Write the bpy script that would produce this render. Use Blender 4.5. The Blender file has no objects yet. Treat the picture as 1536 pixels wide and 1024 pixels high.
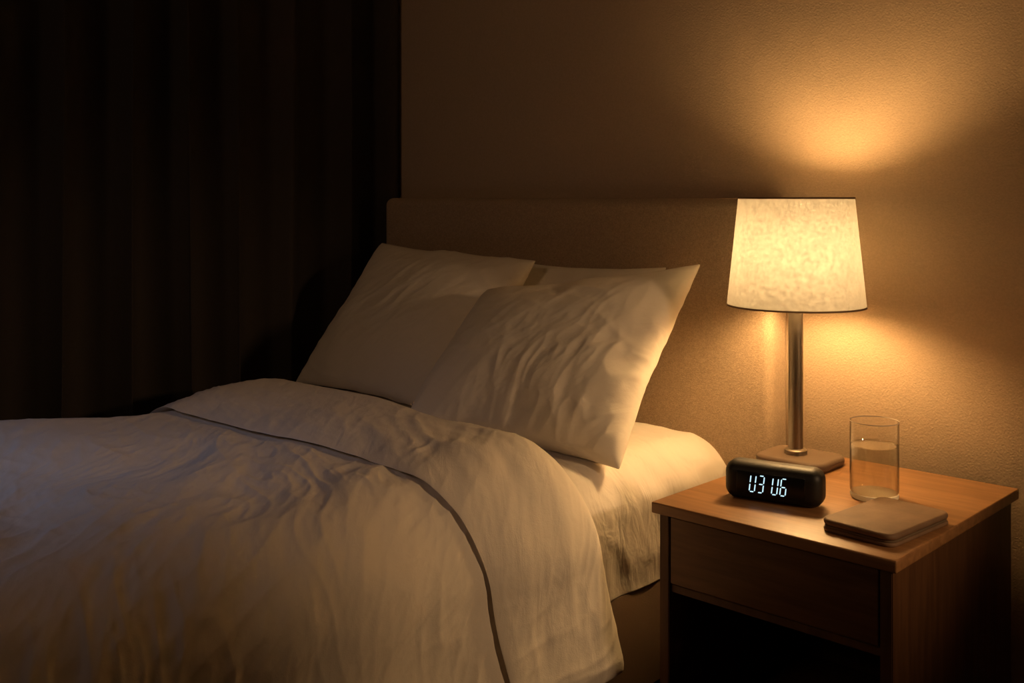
import bpy, bmesh, math, random
from mathutils import Vector, Matrix, noise
scene = bpy.context.scene
scene.view_settings.view_transform = 'Standard'
K = 0.6
def link(o):
    scene.collection.objects.link(o); return o
# ------------------------------------------------------------ materials
def mat(name, col, rough=0.8, metal=0.0, bump=None, colvar=None, sheen=0.0, spec=0.3, coat=0.0, rot=None):
    m = bpy.data.materials.new(name); m.use_nodes = True
    nt = m.node_tree; b = nt.nodes["Principled BSDF"]
    b.inputs["Base Color"].default_value = (*col, 1)
    b.inputs["Roughness"].default_value = rough
    b.inputs["Metallic"].default_value = metal
    b.inputs["Specular IOR Level"].default_value = spec
    b.inputs["Sheen Weight"].default_value = sheen
    b.inputs["Coat Weight"].default_value = coat
    tc = nt.nodes.new("ShaderNodeTexCoord")
    prev = None
    if bump:
        for (scale, strength, dist, stretch) in bump:
            mp = nt.nodes.new("ShaderNodeMapping"); mp.inputs["Scale"].default_value = stretch
            src = tc.outputs["Object"]
            if rot and stretch != (1,1,1):
                mr = nt.nodes.new("ShaderNodeMapping"); mr.inputs["Rotation"].default_value = rot
                nt.links.new(src, mr.inputs["Vector"]); src = mr.outputs[0]
            nt.links.new(src, mp.inputs["Vector"])
            n = nt.nodes.new("ShaderNodeTexNoise"); n.inputs["Scale"].default_value = scale
            n.inputs["Detail"].default_value = 3
            if rot and stretch != (1,1,1): n.inputs["Distortion"].default_value = 0.6
            nt.links.new(mp.outputs[0], n.inputs["Vector"])
            bp = nt.nodes.new("ShaderNodeBump"); bp.inputs["Strength"].default_value = strength
            bp.inputs["Distance"].default_value = dist
            nt.links.new(n.outputs["Fac"], bp.inputs["Height"])
            if prev: nt.links.new(prev.outputs[0], bp.inputs["Normal"])
            prev = bp
        nt.links.new(prev.outputs[0], b.inputs["Normal"])
    if colvar:
        scale, stretch, c2 = colvar
        mp = nt.nodes.new("ShaderNodeMapping"); mp.inputs["Scale"].default_value = stretch
        nt.links.new(tc.outputs["Object"], mp.inputs["Vector"])
        n = nt.nodes.new("ShaderNodeTexNoise"); n.inputs["Scale"].default_value = scale
        n.inputs["Detail"].default_value = 5; n.inputs["Distortion"].default_value = 0.4
        nt.links.new(mp.outputs[0], n.inputs["Vector"])
        r = nt.nodes.new("ShaderNodeValToRGB")
        r.color_ramp.elements[0].position = 0.35; r.color_ramp.elements[1].position = 0.65
        r.color_ramp.elements[0].color = (*col, 1); r.color_ramp.elements[1].color = (*c2, 1)
        nt.links.new(n.outputs["Fac"], r.inputs[0]); nt.links.new(r.outputs[0], b.inputs["Base Color"])
    return m
def emat(name, col, strength):
    m = bpy.data.materials.new(name); m.use_nodes = True
    nt = m.node_tree; nt.nodes.clear()
    e = nt.nodes.new("ShaderNodeEmission"); e.inputs[0].default_value = (*col, 1); e.inputs[1].default_value = strength
    o = nt.nodes.new("ShaderNodeOutputMaterial"); nt.links.new(e.outputs[0], o.inputs[0])
    return m
M_wall = mat("wall_paint", (0.62, 0.465, 0.32), 0.85, bump=[(240, 0.6, 0.0018, (1,1,1)), (70, 0.12, 0.002, (1,1,1))], colvar=(220, (1,1,1), (0.56, 0.42, 0.285)))
M_ceil = mat("ceiling_paint", (0.75, 0.69, 0.60), 0.9, bump=[(120, 0.2, 0.002, (1,1,1))])
M_floor = mat("floor_wood", (0.16, 0.09, 0.05), 0.5, colvar=(6, (1, 14, 1), (0.10, 0.055, 0.03)))
M_linen = mat("white_cotton", (0.86, 0.79, 0.69), 0.9, bump=[(12, 0.16, 0.012, (1, 3.2, 1)), (60, 0.18, 0.003, (1,1,1)), (420, 0.3, 0.0010, (1,1,1))], sheen=0.0, rot=(0, 0, 0.75))
M_sheet = mat("white_fitted_sheet", (0.82, 0.76, 0.68), 0.9, bump=[(9, 0.5, 0.014, (1, 2.5, 1)), (60, 0.2, 0.003, (1,1,1)), (420, 0.25, 0.0008, (1,1,1))], sheen=0.0, rot=(0, 0.5, 0.4))
M_pillow = mat("white_pillowcase", (0.89, 0.82, 0.71), 0.9, bump=[(7, 0.18, 0.02, (1, 2.6, 1)), (60, 0.15, 0.003, (1,1,1)), (420, 0.25, 0.0008, (1,1,1))], sheen=0.0, rot=(0, 0, -0.8))
M_head = mat("tan_upholstery", (0.48, 0.355, 0.24), 0.95, bump=[(420, 0.8, 0.0016, (1,1,1)), (150, 0.3, 0.0015, (1,1,1))], colvar=(300, (1,1,1), (0.34, 0.25, 0.168)), sheen=0.1)
M_bedbase = mat("beige_brown_upholstery", (0.17, 0.115, 0.075), 0.95, bump=[(400, 0.4, 0.001, (1,1,1))])
M_curt = mat("charcoal_curtain", (0.038, 0.030, 0.024), 0.95, bump=[(300, 0.3, 0.001, (1,1,0.2))], sheen=0.0)
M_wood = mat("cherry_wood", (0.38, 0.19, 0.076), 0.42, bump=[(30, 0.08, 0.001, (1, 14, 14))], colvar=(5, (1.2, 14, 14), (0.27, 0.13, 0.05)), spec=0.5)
M_woodf = mat("cherry_wood_drawer_shaded", (0.18, 0.085, 0.037), 0.45, bump=[(30, 0.08, 0.001, (1, 14, 14))], colvar=(5, (1.2, 14, 14), (0.12, 0.055, 0.024)), spec=0.35)  # same wood, darkened: shade on the front is put into the colour
M_woodv = mat("cherry_wood_side_shaded", (0.14, 0.065, 0.028), 0.45, bump=[(30, 0.08, 0.001, (14, 14, 1))], colvar=(5, (14, 14, 1.2), (0.095, 0.043, 0.019)), spec=0.35)  # same wood, darkest copy: shade on the body is put into the colour
M_metal = mat("brushed_bronze", (0.28, 0.245, 0.205), 0.40, 1.0, bump=[(60, 0.1, 0.0005, (1, 1, 20))])
M_base = mat("taupe_leather_base", (0.155, 0.108, 0.076), 0.6, bump=[(160, 0.3, 0.0006, (1,1,1))], spec=0.3)
M_rim = mat("shade_trim", (0.24, 0.155, 0.09), 0.7)
M_black = mat("black_casing", (0.010, 0.0095, 0.009), 0.5, bump=[(180, 0.2, 0.0006, (1,1,1))], spec=0.4)
M_screen = mat("black_screen", (0.004, 0.004, 0.005), 0.3, spec=0.35)
M_digit = emat("white_led", (0.60, 0.88, 1.0), 1.15)
M_bulb = emat("bulb_glow", (1.0, 0.595, 0.235), 210)
M_bulbcap = mat("ceramic_socket", (0.8, 0.76, 0.7), 0.5)
M_cover = mat("tan_leather_cover", (0.25, 0.155, 0.092), 0.62, bump=[(140, 0.5, 0.001, (1,1,1))], colvar=(18, (1,1,1), (0.19, 0.115, 0.068)), spec=0.3)
M_page = mat("page_edges", (0.17, 0.12, 0.075), 0.9, bump=[(60, 0.6, 0.001, (1, 1, 40))])
M_shade = bpy.data.materials.new("linen_shade"); M_shade.use_nodes = True
nt = M_shade.node_tree; nt.nodes.clear()
df = nt.nodes.new("ShaderNodeBsdfDiffuse"); tl = nt.nodes.new("ShaderNodeBsdfTranslucent"); mx = nt.nodes.new("ShaderNodeMixShader")
df.inputs[0].default_value = (0.54, 0.50, 0.44, 1); mx.inputs[0].default_value = 0.096
tc = nt.nodes.new("ShaderNodeTexCoord"); n = nt.nodes.new("ShaderNodeTexNoise"); n.inputs["Scale"].default_value = 130; n.inputs["Detail"].default_value = 4
nt.links.new(tc.outputs["Object"], n.inputs["Vector"])
rp = nt.nodes.new("ShaderNodeValToRGB"); rp.color_ramp.elements[0].position = 0.32; rp.color_ramp.elements[1].position = 0.68
rp.color_ramp.elements[0].color = (0.34, 0.345, 0.335, 1); rp.color_ramp.elements[1].color = (0.70, 0.705, 0.68, 1)
nt.links.new(n.outputs["Fac"], rp.inputs[0]); nt.links.new(rp.outputs[0], tl.inputs[0])
nt.links.new(df.outputs[0], mx.inputs[1]); nt.links.new(tl.outputs[0], mx.inputs[2])
o = nt.nodes.new("ShaderNodeOutputMaterial"); nt.links.new(mx.outputs[0], o.inputs[0])
def thinglass(name, tint, edge, f0, f1, rough=0.02):
    """thin-walled clear material: transparency that thickens in tint and gloss towards grazing angles"""
    m = bpy.data.materials.new(name); m.use_nodes = True
    nt = m.node_tree; nt.nodes.clear()
    tr = nt.nodes.new("ShaderNodeBsdfTransparent")
    gl = nt.nodes.new("ShaderNodeBsdfGlossy"); gl.inputs["Roughness"].default_value = rough
    lw = nt.nodes.new("ShaderNodeLayerWeight"); lw.inputs["Blend"].default_value = 0.5
    cr = nt.nodes.new("ShaderNodeValToRGB"); cr.color_ramp.elements[0].position = 0.6; cr.color_ramp.elements[0].color = (*tint, 1)
    cr.color_ramp.elements[1].position = 0.97; cr.color_ramp.elements[1].color = (*edge, 1)
    nt.links.new(lw.outputs["Facing"], cr.inputs[0]); nt.links.new(cr.outputs[0], tr.inputs[0])
    mr = nt.nodes.new("ShaderNodeMapRange"); mr.inputs["From Min"].default_value = 0.4; mr.inputs["To Min"].default_value = f0; mr.inputs["To Max"].default_value = f1
    nt.links.new(lw.outputs["Facing"], mr.inputs["Value"])
    mx = nt.nodes.new("ShaderNodeMixShader"); nt.links.new(mr.outputs[0], mx.inputs[0])
    nt.links.new(tr.outputs[0], mx.inputs[1]); nt.links.new(gl.outputs[0], mx.inputs[2])
    o = nt.nodes.new("ShaderNodeOutputMaterial"); nt.links.new(mx.outputs[0], o.inputs[0])
    return m
M_glass = thinglass("clear_glass", (0.99, 0.99, 0.98), (0.30, 0.27, 0.24), 0.04, 0.7, 0.05)
M_water = thinglass("water", (0.94, 0.92, 0.87), (0.30, 0.25, 0.19), 0.10, 0.6, 0.05)
M_gbase = bpy.data.materials.new("whitened_glass"); M_gbase.use_nodes = True  # mostly white diffuse and translucent, imitates the caustic glow in the glass bottom
nt = M_gbase.node_tree; nt.nodes.clear()
g1 = nt.nodes.new("ShaderNodeBsdfTranslucent"); g1.inputs[0].default_value = (1.0, 0.97, 0.9, 1)
g2 = nt.nodes.new("ShaderNodeBsdfDiffuse"); g2.inputs[0].default_value = (1.0, 0.97, 0.9, 1)
g3 = nt.nodes.new("ShaderNodeBsdfGlass"); g3.inputs["Roughness"].default_value = 0.05
mA = nt.nodes.new("ShaderNodeMixShader"); mB = nt.nodes.new("ShaderNodeMixShader"); mA.inputs[0].default_value = 0.6; mB.inputs[0].default_value = 0.1
nt.links.new(g1.outputs[0], mA.inputs[1]); nt.links.new(g2.outputs[0], mA.inputs[2]); nt.links.new(mA.outputs[0], mB.inputs[1]); nt.links.new(g3.outputs[0], mB.inputs[2])
o = nt.nodes.new("ShaderNodeOutputMaterial"); nt.links.new(mB.outputs[0], o.inputs[0])
M_grim = mat("polished_glass_edge", (0.80, 0.70, 0.58), 0.12, spec=0.8)
# ------------------------------------------------------------ helpers
def mesh_obj(name, verts, faces, m, smooth=True, parent=None):
    me = bpy.data.meshes.new(name); me.from_pydata([tuple(v) for v in verts], [], faces); me.update()
    if smooth: me.polygons.foreach_set("use_smooth", [True]*len(me.polygons))
    o = bpy.data.objects.new(name, me); link(o)
    me.materials.append(m)
    if parent: o.parent = parent
    return o
def empty(name, loc, rotz=0):
    e = bpy.data.objects.new(name, None); e.location = loc; e.rotation_euler = (0,0,rotz); e.empty_display_size = 0.1
    return link(e)
def rbox(name, lo, hi, m, bev=0.004, seg=3, parent=None, vbev=None):
    bm = bmesh.new(); bmesh.ops.create_cube(bm, size=1)
    for v in bm.verts:
        v.co = Vector([lo[i] + (v.co[i]+0.5)*(hi[i]-lo[i]) for i in range(3)])
    if vbev:
        es = [e for e in bm.edges if abs(e.verts[0].co.z-e.verts[1].co.z) > 1e-6]
        bmesh.ops.bevel(bm, geom=es, offset=vbev, segments=10, profile=0.5, affect='EDGES')
        bm.normal_update()
        es = [e for e in bm.edges if abs(e.verts[0].co.z-e.verts[1].co.z) < 1e-6 and any(abs(f.normal.z) > 0.5 for f in e.link_faces)]
        bmesh.ops.bevel(bm, geom=es, offset=bev, segments=seg, profile=0.5, affect='EDGES')
    else:
        bmesh.ops.bevel(bm, geom=bm.edges[:], offset=bev, segments=seg, profile=0.5, affect='EDGES')
    bmesh.ops.recalc_face_normals(bm, faces=bm.faces[:])
    me = bpy.data.meshes.new(name); bm.to_mesh(me); bm.free()
    me.polygons.foreach_set("use_smooth", [True]*len(me.polygons))
    try: me.set_sharp_from_angle(angle=math.radians(50))
    except Exception: pass
    me.materials.append(m)
    o = bpy.data.objects.new(name, me); link(o)
    if parent: o.parent = parent
    return o
def lathe(name, prof, m, n=64, closed=False, parent=None, center=(0,0)):
    vs, fs = [], []
    k = len(prof)
    for i in range(n):
        a = 2*math.pi*i/n
        for (r, z) in prof: vs.append((center[0]+r*math.cos(a), center[1]+r*math.sin(a), z))
    rng = k if closed else k-1
    for i in range(n):
        j = (i+1) % n
        for p in range(rng):
            q = (p+1) % k
            fs.append((i*k+p, j*k+p, j*k+q, i*k+q))
    o = mesh_obj(name, vs, fs, m, True, parent)
    bm = bmesh.new(); bm.from_mesh(o.data); bmesh.ops.remove_doubles(bm, verts=bm.verts[:], dist=1e-6)
    bmesh.ops.recalc_face_normals(bm, faces=bm.faces[:]); bm.to_mesh(o.data); bm.free()
    try: o.data.set_sharp_from_angle(angle=math.radians(40))
    except Exception: pass
    return o
def tag(o, label, cat, **kw):
    o["label"] = label; o["category"] = cat
    for k, v in kw.items(): o[k] = v
N = lambda x, y, z=0.0: noise.noise(Vector((x, y, z)))
def sstep(a, b, x):
    t = max(0.0, min(1.0, (x-a)/(b-a))); return t*t*(3-2*t)
# ------------------------------------------------------------ room
YW = 0.72; XL = -1.78; XR = 2.6; YF = -3.6; ZC = 2.6; T = 0.1
def slab(name, lo, hi, m):
    o = rbox(name, lo, hi, m, 0.002, 1); o["kind"] = "structure"; return o
slab("wall_back", (XL-T, YW, 0), (XR+T, YW+T, ZC), M_wall)
slab("wall_left", (XL-T, YF, 0), (XL, YW, ZC), M_wall)
slab("wall_right", (XR, YF, 0), (XR+T, YW, ZC), M_wall)
slab("floor", (XL-T, YF, -0.08), (XR+T, YW+T, 0), M_floor)
slab("ceiling", (XL-T, YF, ZC), (XR+T, YW+T, ZC+0.08), M_ceil)
# ------------------------------------------------------------ curtain
def curtain():
    vs, fs = [], []
    y0, y1 = -2.3, 0.70; ny = 560; nz = 24
    per = 0.195
    for i in range(ny+1):
        y = y0 + (y1-y0)*i/ny
        for j in range(nz+1):
            z = 0.015 + 2.57*j/nz
            ph = (y-y1)*2*math.pi/per + math.pi/2*0.9 + 2.2*(N(y*2.0, z*0.2, 3.0)*sstep(y1, y1-0.3, y))
            s = math.sin(ph)
            amp = 0.064*(0.9+0.4*N(y*2.1, 0.2, 9))
            x = -1.680 + amp*s + 0.006*math.sin(ph*2.0+1+0.4*z) + 0.008*N(y*9, z*1.2, 1)
            x += 0.032*sstep(y1-0.12, y1-0.02, y)
            yy = y + 0.026*math.cos(ph)*sstep(y1, y1-0.1, y)
            vs.append((max(-1.775, min(x, -1.592)), min(yy, 0.712), z))
    for i in range(ny):
        for j in range(nz):
            a = i*(nz+1)+j; fs.append((a, a+nz+1, a+nz+2, a+1))
    o = mesh_obj("curtain", vs, fs, M_curt)
    sm = o.modifiers.new("s", 'SOLIDIFY'); sm.thickness = 0.003
    tag(o, "floor-length charcoal blackout curtain hanging in deep vertical folds", "curtain")
curtain()
# ------------------------------------------------------------ bed frame
bed = empty("bed_frame", (-0.83, -0.4, 0))
tag(bed, "upholstered double bed frame with plain tan fabric headboard", "bed")
def W(lo, hi, e):
    l = e.location; return (lo[0]-l.x, lo[1]-l.y, lo[2]-l.z), (hi[0]-l.x, hi[1]-l.y, hi[2]-l.z)
a, b = W((-1.575, 0.618, 0.02), (-0.088, 0.712, 1.15), bed)
hb = rbox("headboard", a, b, M_head, 0.026, 7, bed)
a, b = W((-1.46, -1.38, 0.06), (-0.164, 0.615, 0.2875), bed)
bb = rbox("bed_base", a, b, M_bedbase, 0.003, 3, bed); bb["label"] = "brown fabric bed base under the mattress"
for (x, y) in ((-1.38, -1.3), (-0.26, -1.3), (-1.38, 0.5), (-0.26, 0.5)):
    a, b = W((x-0.03, y-0.03, 0.0), (x+0.03, y+0.03, 0.065), bed); rbox("leg", a, b, M_black, 0.004, 2, bed)
def mattress():
    lo = Vector((-1.445, -1.37, 0.288)); hi = Vector((-0.158, 0.614, 0.569)); r = 0.115
    bm = bmesh.new(); bmesh.ops.create_cube(bm, size=1)
    bmesh.ops.subdivide_edges(bm, edges=bm.edges[:], cuts=130, use_grid_fill=True)
    for v in bm.verts:
        p = Vector([lo[i] + (v.co[i]+0.5)*(hi[i]-lo[i]) for i in range(3)])
        bottom = v.co.z < -0.499 and abs(v.co.x) < 0.499 and abs(v.co.y) < 0.499
        c = Vector([min(max(p[i], lo[i]+r), hi[i]-r) for i in range(3)]); c.z = min(p.z, hi.z-r)
        d = p-c
        if d.length > 1e-6 and not bottom:
            nrm = d.normalized(); q = c + nrm*r
            w = 0.003*N(q.x*7+q.z*5, q.y*7, 2.0) + 0.007*(1-abs(N(q.y*9+q.z*6, q.z*3+q.x*2, 5.0))*2)*sstep(0.56, 0.48, q.z)*sstep(0.29, 0.36, q.z)
            w += 0.004*(1-2*abs(N(q.x*5+q.y*12, q.y*4-q.x*6+q.z*8, 8.0)))
            # compressed where the duvet lies on top of it
            cov = sstep(0.0, -0.25, q.y)
            q += nrm*(w-0.006-0.022*cov)
            v.co = q
        elif bottom: v.co = Vector((min(max(p.x, lo.x+0.03), hi.x-0.03), min(max(p.y, lo.y+0.03), hi.y-0.03), p.z))
        else: v.co = p
    me = bpy.data.meshes.new("mattress"); bm.to_mesh(me); bm.free()
    me.polygons.foreach_set("use_smooth", [True]*len(me.polygons)); me.materials.append(M_sheet)
    o = link(bpy.data.objects.new("mattress", me))
    tag(o, "thick mattress in a white fitted sheet on the bed frame", "mattress")
mattress()
# ------------------------------------------------------------ duvet
xl, xr, zt, r = -1.47, -0.143, 0.600, 0.19
zbl, zbr = 0.26, 0.185
L1 = zt-r-zbl; A1 = math.pi*r/2; L2 = xr-xl-2*r; L3 = zt-r-zbr
STOT = L1+A1+L2+A1+L3
S_TOP1 = L1+A1; S_TOP2 = L1+A1+L2; S_R = S_TOP2+A1
def prof(s):
    if s < L1: return xl, zbl+s, -1.0, 0.0
    s2 = s-L1
    if s2 < A1:
        t = s2/r; return xl+r-r*math.cos(t), zt-r+r*math.sin(t), -math.cos(t), math.sin(t)
    s2 -= A1
    if s2 < L2: return xl+r+s2, zt, 0.0, 1.0
    s2 -= L2
    if s2 < A1:
        t = s2/r; return xr-r+r*math.sin(t), zt-r+r*math.cos(t), math.sin(t), math.cos(t)
    s2 -= A1
    t = s2/L3
    fl = 0.048*t**1.6; nz = 0.20*sstep(0, 0.7, t)
    return xr+fl, zt-r-s2, math.sqrt(1-nz*nz), nz
def dlow(s, y):
    f = sstep(S_TOP2+0.02, STOT, s)
    d = 0.010*N(s*2.3, y*2.1, 0.5)+0.005*N(s*5, y*5, 4.5)
    d += 0.028*sstep(-0.25, -0.8, y)*sstep(0.95, 0.45, s)
    yy = y + 0.30*(s-S_TOP2)
    d += f*(0.006*math.sin(yy*21+2.0*N(yy*2, s, 7)) + 0.006*N(yy*11, s*1.6, 2.2))
    return d*(0.35+0.65*sstep(-0.05, -0.4, y))
def wrinkle(s, y, seed, ang, amp, fa=2.6, fc=13, pw=1.5, floor=0.12):
    ca, sa = math.cos(ang), math.sin(ang)
    wx = s+0.07*N(s*3, y*3, seed+3); wy = y+0.07*N(s*3, y*3, seed+9)
    a = wx*ca+wy*sa; c = -wx*sa+wy*ca
    rid = 1-2.2*abs(N(a*fa, c*fc, seed)); rid = max(0, rid)**pw
    mask = sstep(-0.15, 0.35, N(s*2.1, y*2.1, seed+20))
    return amp*rid*(floor+(1-floor)*mask)
def soft(s, y, seed, ang, amp, fa=1.6, fc=8):
    ca, sa = math.cos(ang), math.sin(ang)
    wx = s+0.08*N(s*3, y*3, seed+3); wy = y+0.08*N(s*3, y*3, seed+9)
    return amp*N((wx*ca+wy*sa)*fa, (-wx*sa+wy*ca)*fc, seed)
def dmain(s, y):
    near = sstep(0.6, 1.5, s)
    d = soft(s, y, 1.0, -0.65, 0.010+0.007*near, 2.4, 9)
    d += wrinkle(s, y, 11.0, -0.70, 0.003+0.006*near, 3.2, 12, 1.3, 0.3)
    d += wrinkle(s, y, 31.0, -0.95, 0.0025+0.005*near, 4.5, 18, 1.25, 0.35)
    d += wrinkle(s, y, 36.0, -0.45, 0.0015+0.004*near, 7, 27, 1.2, 0.3)
    d += wrinkle(s, y, 41.0, 0.25, 0.0025, 4, 14, 1.3, 0.2)
    d += wrinkle(s, y, 46.0, -0.75, 0.0012+0.001*near, 12, 44, 1.1, 0.4)
    return dlow(s, y) + (d-0.003)*sstep(-0.24, -0.46, y)
def duvet():
    vs, fs = [], []
    y0, y1 = -1.46, -0.06; ns, ny = 640, 480
    for i in range(ns+1):
        s = STOT*i/ns
        x, z, nx, nz = prof(s)
        for j in range(ny+1):
            y = y0+(y1-y0)*j/ny
            d = dmain(s, y)
            foot = sstep(-1.39, -1.46, y)
            vs.append((x+nx*d, y, z+nz*d-0.05*foot*nz))
    for i in range(ns):
        for j in range(ny):
            a = i*(ny+1)+j; fs.append((a, a+ny+1, a+ny+2, a+1))
    o = mesh_obj("duvet", vs, fs, M_linen)
    sm = o.modifiers.new("s", 'SOLIDIFY'); sm.thickness = 0.010; sm.offset = -1 
    tag(o, "rumpled white duvet spread over the bed, top edge turned back", "duvet")
    vs, fs = [], []
    ns, na = 560, 150
    s0, s1 = 0.02, STOT-0.0
    for i in range(ns+1):
        s = s0+(s1-s0)*i/ns
        x, z, nx, nz = prof(s)
        k = sstep(0.7, S_TOP2, s); kd = sstep(S_TOP2, STOT, s)
        yn = -0.335-0.01*k+0.045*kd + 0.014*N(s*3, 0, 2) + 0.006*N(s*11, 0, 5)
        yf = 0.035-0.075*k+0.050*kd + 0.010*N(s*3.3, 4, 2)
        end = min(1, (s1-s)/0.03, (s-s0)/0.02); end = math.sqrt(max(0.0, min(1, end)))
        for a_ in range(na):
            t = 2*math.pi*a_/na
            c, sn = math.cos(t), math.sin(t)
            u = math.copysign(abs(c)**(0.8 if c > 0 else 1.0), c)
            y = (yn+yf)/2 + (yf-yn)/2*u
            hgt = 0.017+0.022*((u+1)/2)**0.8
            off = 0.012 + 0.006*(u+1)/2 + math.copysign(abs(sn)**(0.75 if u > 0 else 1.6), sn)*hgt*(0.35+0.65*end)
            base = dlow(s, y)
            if sn > 0:
                kk = sstep(1.0, STOT, s)
                base += sn*(soft(s, y, 51.0, -0.3, 0.009+0.004*kk, 2.4, 9)+wrinkle(s, y, 61.0, -0.6, 0.004+0.005*kk, 3.2, 13, 1.3, 0.3))
                base += sn*(0.5+kk)*(wrinkle(s, y, 71.0, -0.1, 0.0035, 4, 17, 1.3, 0.3)+wrinkle(s, y, 76.0, -0.9, 0.0035, 6, 25, 1.25, 0.35))
                base += sn*wrinkle(s, y, 79.0, -0.4, 0.0022, 10, 42, 1.1, 0.4)-sn*0.004
            d = base+off
            vs.append((x+nx*d, y, z+nz*d))
    for i in range(ns):
        for a_ in range(na):
            b_ = (a_+1) % na
            fs.append((i*na+a_, i*na+b_, (i+1)*na+b_, (i+1)*na+a_))
    fs.append(tuple(range(na))[::-1]); fs.append(tuple(ns*na+q for q in range(na)))
    f = mesh_obj("turned_back_edge", vs, fs, M_linen, True, o)
    bm = bmesh.new(); bm.from_mesh(f.data); bmesh.ops.recalc_face_normals(bm, faces=bm.faces[:]); bm.to_mesh(f.data); bm.free()
duvet()
# ------------------------------------------------------------ pillows
def pillow_base():
    nx, ny = 46, 36; Wd, Hd = 0.70, 0.56
    vs, fs, idx, bnd = [], [], {}, []
    random.seed(4)
    for side in (1, -1):
        for i in range(nx+1):
            for j in range(ny+1):
                bd = i in (0, nx) or j in (0, ny)
                if bd and side == -1: idx[(side, i, j)] = idx[(1, i, j)]; continue
                idx[(side, i, j)] = len(vs)
                z = 0 if bd else side*(0.006+0.002*random.random())
                vs.append(((i/nx-0.5)*Wd, (j/ny-0.5)*Hd, z)); bnd.append(min(i, nx-i, j, ny-j))
    for side in (1, -1):
        for i in range(nx):
            for j in range(ny):
                q = [idx[(side, i, j)], idx[(side, i+1, j)], idx[(side, i+1, j+1)], idx[(side, i, j+1)]]
                fs.append(tuple(q if side == 1 else q[::-1]))
    me = bpy.data.meshes.new("p"); me.from_pydata(vs, [], fs); me.update()
    o = link(bpy.data.objects.new("p", me))
    coords = None
    try:
        mod = o.modifiers.new("c", 'CLOTH'); st = mod.settings
        st.quality = 6; st.mass = 0.2; st.tension_stiffness = 25; st.compression_stiffness = 25; st.shear_stiffness = 8
        st.bending_stiffness = 0.15; st.use_pressure = True; st.uniform_pressure_force = 6
        st.effector_weights.gravity = 0; mod.collision_settings.use_collision = False
        st.air_damping = 3
        mod.point_cache.frame_start = 1; mod.point_cache.frame_end = 60
        for f in range(1, 46): scene.frame_set(f)
        dg = bpy.context.evaluated_depsgraph_get()
        ev = o.evaluated_get(dg); em = ev.to_mesh()
        coords = [v.co.copy() for v in em.vertices]; ev.to_mesh_clear()
        ex = [max(c[k] for c in coords)-min(c[k] for c in coords) for k in range(3)]
        if not (0.06 < ex[2] < 0.6 and 0.4 < ex[0] < 0.9) or len(coords) != len(vs): coords = None
    except Exception as e:
        print("sim fail", e); coords = None
    scene.frame_set(1)
    def norm(cs):
        mn = [min(c[k] for c in cs) for k in range(3)]; mxx = [max(c[k] for c in cs) for k in range(3)]
        return [Vector([2*(c[k]-mn[k])/(mxx[k]-mn[k])-1 for k in range(3)]) for c in cs]
    an = []
    for v in vs:
        a, b = v[0]/(Wd/2), v[1]/(Hd/2)
        th = 0.09*(max(0, (1-a*a)*(1-b*b)))**0.5
        an.append(Vector((v[0]*(1-0.065*(1-b*b)*abs(a)), v[1]*(1-0.08*(1-a*a)*abs(b)), math.copysign(th, v[2]) if v[2] else 0)))
    an = norm(an)
    if coords:
        cs = norm(coords); out = []
        for p, q, bd in zip(an, cs, bnd):
            t = 0.06+0.33*sstep(0, 6, bd)
            out.append(p.lerp(q, t))
        an = norm(out)
    bpy.data.objects.remove(o)
    return an, fs
PC, PF = pillow_base()
def pillow(loc, tilt, rotz, w, h, th, seed, label, roll=0.0, crease=None, sag=0.0, drop=(0, 0), ca_=1.0):
    me = bpy.data.meshes.new("pillow"); me.from_pydata([(c.x*w/2, c.y*h/2, c.z*th/2) for c in PC], [], PF); me.update()
    o = link(bpy.data.objects.new("tmp", me)); sm = o.modifiers.new("s", 'SUBSURF'); sm.levels = 2
    dg = bpy.context.evaluated_depsgraph_get(); ev = o.evaluated_get(dg)
    m2 = bpy.data.meshes.new_from_object(ev); bpy.data.objects.remove(o)
    m2.name = "pillow"
    nr = [v.normal.copy() for v in m2.vertices]
    for v, nn in zip(m2.vertices, nr):
        p = v.co.copy(); a = p.x/(w/2); b = p.y/(h/2)
        d = 0.008*N(p.x*4, p.y*4, seed)+0.003*N(p.x*10, p.y*10, seed+5)
        d += wrinkle(p.x+2, p.y+2, seed+2, 0.9, 0.003, 4, 13, 1.3, 0.2)
        d += wrinkle(p.x+2, p.y+2, seed+32, -0.4, 0.0025, 6, 20, 1.2, 0.2)
        if crease and p.z > -0.01:
            cx, cy, rad, ang = crease
            g = ca_*math.exp(-((a-cx)**2+(b-cy)**2)/rad**2)
            ca, sa = math.cos(ang), math.sin(ang)
            al = p.x*ca+p.y*sa+0.05*N(p.x*7, p.y*7, seed); ac = -p.x*sa+p.y*ca+0.05*N(p.x*6, p.y*6, seed+4)
            d += g*(0.0065*(max(0, 1-2.2*abs(N(al*5.5, ac*14, seed+8)))-0.4)+0.0045*(max(0, 1-2.2*abs(N(al*10, ac*27, seed+18)))-0.4))
        d *= 1-0.9*sstep(0.025, 0.0, abs(p.z))
        v.co = p+nn*d
        v.co.y += sag*(a*b if b > 0 and a > 0 else 0)*h/2
        wg = max(0, (1-a)/2)**0.9*max(0, (b+0.6)/1.6)**1.4
        v.co.y -= drop[0]*wg; v.co.x += drop[1]*wg
    m2.polygons.foreach_set("use_smooth", [True]*len(m2.polygons)); m2.materials.clear(); m2.materials.append(M_pillow)
    o = link(bpy.data.objects.new("pillow", m2))
    o.matrix_world = Matrix.Translation(loc) @ Matrix.Rotation(rotz, 4, 'Z') @ Matrix.Rotation(tilt, 4, 'X') @ Matrix.Rotation(roll, 4, 'Z')
    tag(o, label, "pillow", group="white bed pillows")
    return o
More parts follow.
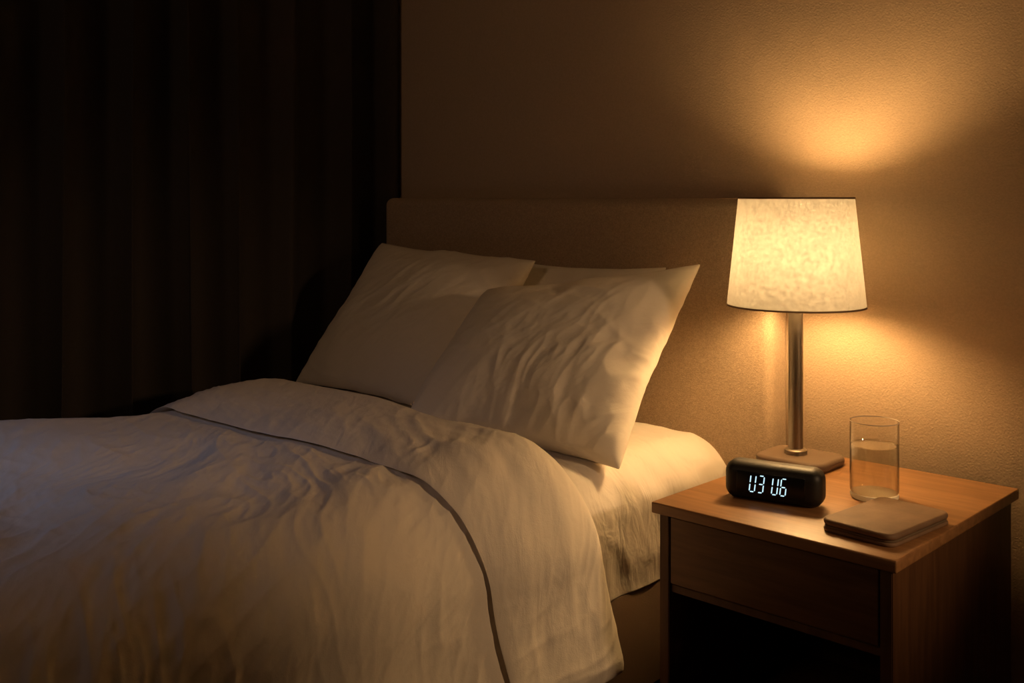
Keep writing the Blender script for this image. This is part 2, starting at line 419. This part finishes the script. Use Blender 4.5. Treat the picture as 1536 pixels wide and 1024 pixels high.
pillow((-1.138, 0.366, 0.785), math.radians(52), math.radians(-3), 0.765, 0.555, 0.18, 3.0, "plump white pillow propped against the headboard beside the curtain", crease=(-0.2, 0.0, 1.0, 0.7), ca_=0.3, sag=-0.12)
pillow((-0.68, 0.504, 0.785), math.radians(66), math.radians(0), 0.62, 0.41, 0.075, 13.0, "white pillow tucked behind another pillow against the headboard")
pillow((-0.498, 0.248, 0.775), math.radians(50), math.radians(4.5), 0.67, 0.555, 0.21, 23.0, "plump white pillow with creased corner leaning on another pillow", crease=(0.6, -0.25, 0.65, 1.25), sag=0.045, drop=(0.11, 0.05), ca_=1.0)
# ------------------------------------------------------------ nightstand
NW, ND, NH = 0.497, 0.60, 0.55
ns = empty("nightstand", (NW/2, ND/2, 0))
tag(ns, "cherry wood nightstand with one drawer above an open shelf", "nightstand")
def NB(name, lo, hi, m, bev=0.003, lab=None):
    a, b = W(lo, hi, ns); o = rbox(name, a, b, m, bev, 3, ns)
    if lab: o["label"] = lab
    return o
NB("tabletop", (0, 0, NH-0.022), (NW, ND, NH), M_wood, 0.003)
i0 = 0.012
def bodymesh():
    parts = [((i0, 0.012, 0.0), (i0+0.022, ND-0.012, NH-0.0222)),
             ((NW-i0-0.022, 0.012, 0.0), (NW-i0, ND-0.012, NH-0.0222)),
             ((i0+0.0222, ND-0.03, 0.05), (NW-i0-0.0222, ND-0.014, NH-0.0222)),
             ((i0+0.0222, 0.02, 0.375), (NW-i0-0.0222, ND-0.031, 0.391)),
             ((i0+0.0222, 0.02, 0.06), (NW-i0-0.0222, ND-0.031, 0.082)),
             ((i0+0.0222, 0.03, 0.0), (NW-i0-0.0222, 0.046, 0.0598))]
    bm = bmesh.new()
    for lo, hi in parts:
        a, b = W(lo, hi, ns)
        r_ = bmesh.ops.create_cube(bm, size=1)
        for v in r_['verts']: v.co = Vector([a[i]+(v.co[i]+0.5)*(b[i]-a[i]) for i in range(3)])
        es = list({e for v in r_['verts'] for e in v.link_edges})
        bmesh.ops.bevel(bm, geom=es, offset=0.0015, segments=2, affect='EDGES')
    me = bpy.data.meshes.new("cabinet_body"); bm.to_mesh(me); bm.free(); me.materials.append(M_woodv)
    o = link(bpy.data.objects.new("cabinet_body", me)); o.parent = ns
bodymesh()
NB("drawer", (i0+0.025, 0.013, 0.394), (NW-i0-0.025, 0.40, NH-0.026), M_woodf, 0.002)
# ------------------------------------------------------------ table lamp
def P(u, v): return (u*K, v*K)
lx, ly = P(0.095, 0.793)
lamp = empty("table_lamp", (lx, ly, NH))
tag(lamp, "lit table lamp with cream drum shade and bronze stem", "lamp")
rbox("lamp_base", (-0.076, -0.070, 0.0), (0.096, 0.072, 0.021), M_base, 0.009, 6, lamp, vbev=0.036)["label"] = "flat rounded taupe leather base"
lathe("lamp_stem", [(0.0, 0.0211), (0.025, 0.0211), (0.025, 0.030), (0.021, 0.033), (0.0163, 0.034), (0.0163, 0.345), (0.0, 0.345)], M_metal, 48, parent=lamp)
lathe("bulb_socket", [(0.0, 0.3452), (0.021, 0.3452), (0.0215, 0.352), (0.021, 0.375), (0.016, 0.400), (0.0, 0.400)], M_bulbcap, 40, parent=lamp)["label"] = "pale ceramic bulb socket"
bp_ = [(0, 0.4002), (0.014, 0.402), (0.016, 0.412)]
for q in range(1, 19):
    t = math.radians(-62+152*q/18); bp_.append((0.036*math.cos(t) if q < 18 else 0.0, 0.479+0.064*math.sin(t)))
lathe("light_bulb", bp_, M_bulb, 40, parent=lamp)["label"] = "glowing warm oval bulb"
zb, ztp, rb, rt = 0.357, 0.600, 0.1535, 0.128
pr = [(rb+(rt-rb)*i/12, zb+(ztp-zb)*i/12) for i in range(13)]
lathe("lamp_shade", pr, M_shade, 96, parent=lamp)["label"] = "cream linen tapered drum shade"
def rimloop(rr, z, name):
    lathe(name, [(rr-0.0015, z-0.002), (rr+0.001, z-0.002), (rr+0.001, z+0.002), (rr-0.0015, z+0.002)], M_rim, 96, closed=True, parent=lamp)
rimloop(rt, ztp, "shade_trim"); rimloop(rb, zb, "shade_trim")
bm = bmesh.new()
for k in range(3):
    a = 2*math.pi*k/3+0.4
    p0 = Vector((0.012*math.cos(a), 0.012*math.sin(a), 0.585)); p1 = Vector(((rt-0.001)*math.cos(a), (rt-0.001)*math.sin(a), 0.597))
    d = p1-p0; mt = Matrix.Translation((p0+p1)/2) @ d.to_track_quat('Z', 'Y').to_matrix().to_4x4()
    bmesh.ops.create_cone(bm, segments=10, radius1=0.0016, radius2=0.0016, depth=d.length, matrix=mt, cap_ends=True)
for sgn in (1, -1):
    pts = [Vector((sgn*0.018, 0, 0.36)), Vector((sgn*0.050, 0, 0.42)), Vector((sgn*0.052, 0, 0.52)), Vector((sgn*0.030, 0, 0.568)), Vector((0, 0, 0.585))]
    for p0, p1 in zip(pts, pts[1:]):
        d = p1-p0; mt = Matrix.Translation((p0+p1)/2) @ d.to_track_quat('Z', 'Y').to_matrix().to_4x4()
        bmesh.ops.create_cone(bm, segments=8, radius1=0.0015, radius2=0.0015, depth=d.length, matrix=mt, cap_ends=True)
bmesh.ops.create_cone(bm, segments=20, radius1=0.013, radius2=0.013, depth=0.004, matrix=Matrix.Translation((0, 0, 0.585)), cap_ends=True)
me = bpy.data.meshes.new("shade_fitting"); bm.to_mesh(me); bm.free(); me.materials.append(M_metal)
link(bpy.data.objects.new("shade_fitting", me)).parent = lamp
# ------------------------------------------------------------ alarm clock
cx, cy = P(0.302, 0.298); cx -= 0.0060; cy -= 0.0057
ck = empty("alarm_clock", (cx, cy, NH), math.radians(13))
tag(ck, "rounded black digital alarm clock with glowing white digits", "alarm clock")
CW, CD, CH = 0.194, 0.062, 0.075
case = rbox("clock_case", (-CW/2, -CD/2, 0.0), (CW/2, CD/2, CH), M_black, 0.023, 8, ck)
rbox("clock_screen", (-0.068, -CD/2-0.0012, 0.016), (0.068, -CD/2+0.002, CH-0.016), M_screen, 0.001, 2, ck)
def digits():
    segs = {'U': 'bcdef', '3': 'abcdg', '6': 'acdefg'}
    w, h, t = 0.0105, 0.033, 0.0020
    vs, fs = [], []
    yF = -CD/2-0.0022
    def quad(x0, z0, x1, z1, ox):
        horiz = abs(z1-z0) < 1e-9
        g = 0.0014; ht = t/2
        if horiz: pts = [(x0+g, z0), (x0+g+ht, z0+ht), (x1-g-ht, z0+ht), (x1-g, z0), (x1-g-ht, z0-ht), (x0+g+ht, z0-ht)]
        else: pts = [(x0, z0+g), (x0-ht, z0+g+ht), (x0-ht, z1-g-ht), (x0, z1-g), (x0+ht, z1-g-ht), (x0+ht, z0+g+ht)]
        base = len(vs)
        for (x, z) in pts: vs.append((ox+x+0.12*(z), yF, zc+z-h/2))
        for (x, z) in pts: vs.append((ox+x+0.12*(z), yF+0.0009, zc+z-h/2))
        fs.append(tuple(base+i for i in range(6))[::-1]); fs.append(tuple(base+6+i for i in range(6)))
        for i in range(6): fs.append((base+i, base+(i+1) % 6, base+6+(i+1) % 6, base+6+i))
    zc = CH/2
    S = {'a': (0, h, w, h), 'g': (0, h/2, w, h/2), 'd': (0, 0, w, 0), 'f': (0, h/2, 0, h), 'e': (0, 0, 0, h/2), 'b': (w, h/2, w, h), 'c': (w, 0, w, h/2)}
    for ch, ox in zip("U3U6", (-0.042, -0.0255, 0.0025, 0.019)):
        for s_ in segs[ch]: quad(*S[s_], ox)
    mesh_obj("clock_digits", vs, fs, M_digit, False, ck)
digits()
# ------------------------------------------------------------ glass of water
gx, gy = P(0.512, 0.555)
gl = lathe("drinking_glass", [(0.0455, 0.0105), (0.0466, 0.013), (0.0472, 0.02), (0.0472, 0.152)], M_glass, 96)
gl.location = (gx, gy, NH+0.0003)
tag(gl, "clear straight-sided glass over half full of water", "glass")
lathe("glass_base", [(0, 0), (0.0435, 0), (0.0462, 0.002), (0.0468, 0.006), (0.0462, 0.0100), (0.0, 0.0100)], M_gbase, 96, parent=gl)["label"] = "thick glass bottom, whitened to stand in for caustic glow"
lathe("glass_rim", [(0.0479, 0.1525), (0.0473, 0.1536), (0.0467, 0.1525), (0.0473, 0.1517)], M_grim, 96, closed=True, parent=gl)["label"] = "polished rounded glass rim"
wt = lathe("water", [(0, 0.0108), (0.0443, 0.0112), (0.0459, 0.0135), (0.0459, 0.1065), (0.0450, 0.104), (0, 0.104)], M_water, 96, parent=gl)
# ------------------------------------------------------------ notebook
bx, by = P(0.677, 0.276)
nb = empty("notebook", (bx, by, NH), math.radians(-5))
tag(nb, "closed tan leather notebook lying near the water glass", "notebook")
hw, hl = 0.071, 0.108
rbox("back_cover", (-hw, -hl, 0.0), (hw, hl, 0.0075), M_cover, 0.0034, 5, nb, vbev=0.020)
rbox("page_block", (-hw+0.0020, -hl+0.0020, 0.0076), (hw-0.0020, hl-0.0020, 0.0110), M_page, 0.0006, 2, nb, vbev=0.019)["label"] = "cream page edges"
rbox("front_cover", (-hw, -hl, 0.0111), (hw, hl, 0.0225), M_cover, 0.0055, 8, nb, vbev=0.020)
# ------------------------------------------------------------ lights / world
w = bpy.data.worlds.new("World"); scene.world = w; w.use_nodes = True
w.node_tree.nodes["Background"].inputs[0].default_value = (0.10, 0.13, 0.20, 1)
w.node_tree.nodes["Background"].inputs[1].default_value = 0.008
def aim(o, t): o.rotation_euler = (Vector(t)-o.location).to_track_quat('-Z', 'Y').to_euler()
ld = bpy.data.lights.new("moonlight", 'SPOT'); ld.energy = 46; ld.color = (0.32, 0.52, 1.0); ld.spot_size = math.radians(30); ld.spot_blend = 1.0; ld.shadow_soft_size = 0.4
lo_ = link(bpy.data.objects.new("moonlight", ld)); lo_.location = (-1.35, -2.8, 2.2); aim(lo_, (-1.0, -1.12, 0.6))
la = bpy.data.lights.new("warm_wall_fill", 'SPOT'); la.energy = 26; la.color = (1.0, 0.60, 0.33); la.spot_size = math.radians(62); la.spot_blend = 1.0; la.shadow_soft_size = 0.35  # added warm fill, no lamp of the room; lifts wall, headboard and curtain folds
lb = link(bpy.data.objects.new("warm_wall_fill", la)); lb.location = (-0.2, -3.3, 2.3); aim(lb, (-0.8, 0.7, 1.35))
lr = bpy.data.lights.new("grazing_bed_fill", 'SPOT'); lr.energy = 62; lr.color = (1.0, 0.60, 0.30); lr.spot_size = math.radians(38); lr.spot_blend = 1.0; lr.shadow_soft_size = 0.08  # added unseen fill spot, grazes the bedding from the right to show creases
lc = link(bpy.data.objects.new("grazing_bed_fill", lr)); lc.location = (2.15, 0.20, 1.38); aim(lc, (-0.42, -0.05, 0.62))
# ------------------------------------------------------------ camera
cd = bpy.data.cameras.new("camera"); cd.sensor_width = 36; cd.lens = 1578/1536*36; cd.shift_y = -0.14; cd.clip_start = 0.05
co = link(bpy.data.objects.new("camera", cd)); co.location = (1.233, -1.699, 1.15); co.rotation_euler = (math.radians(90), 0, math.radians(43.5))
scene.camera = co
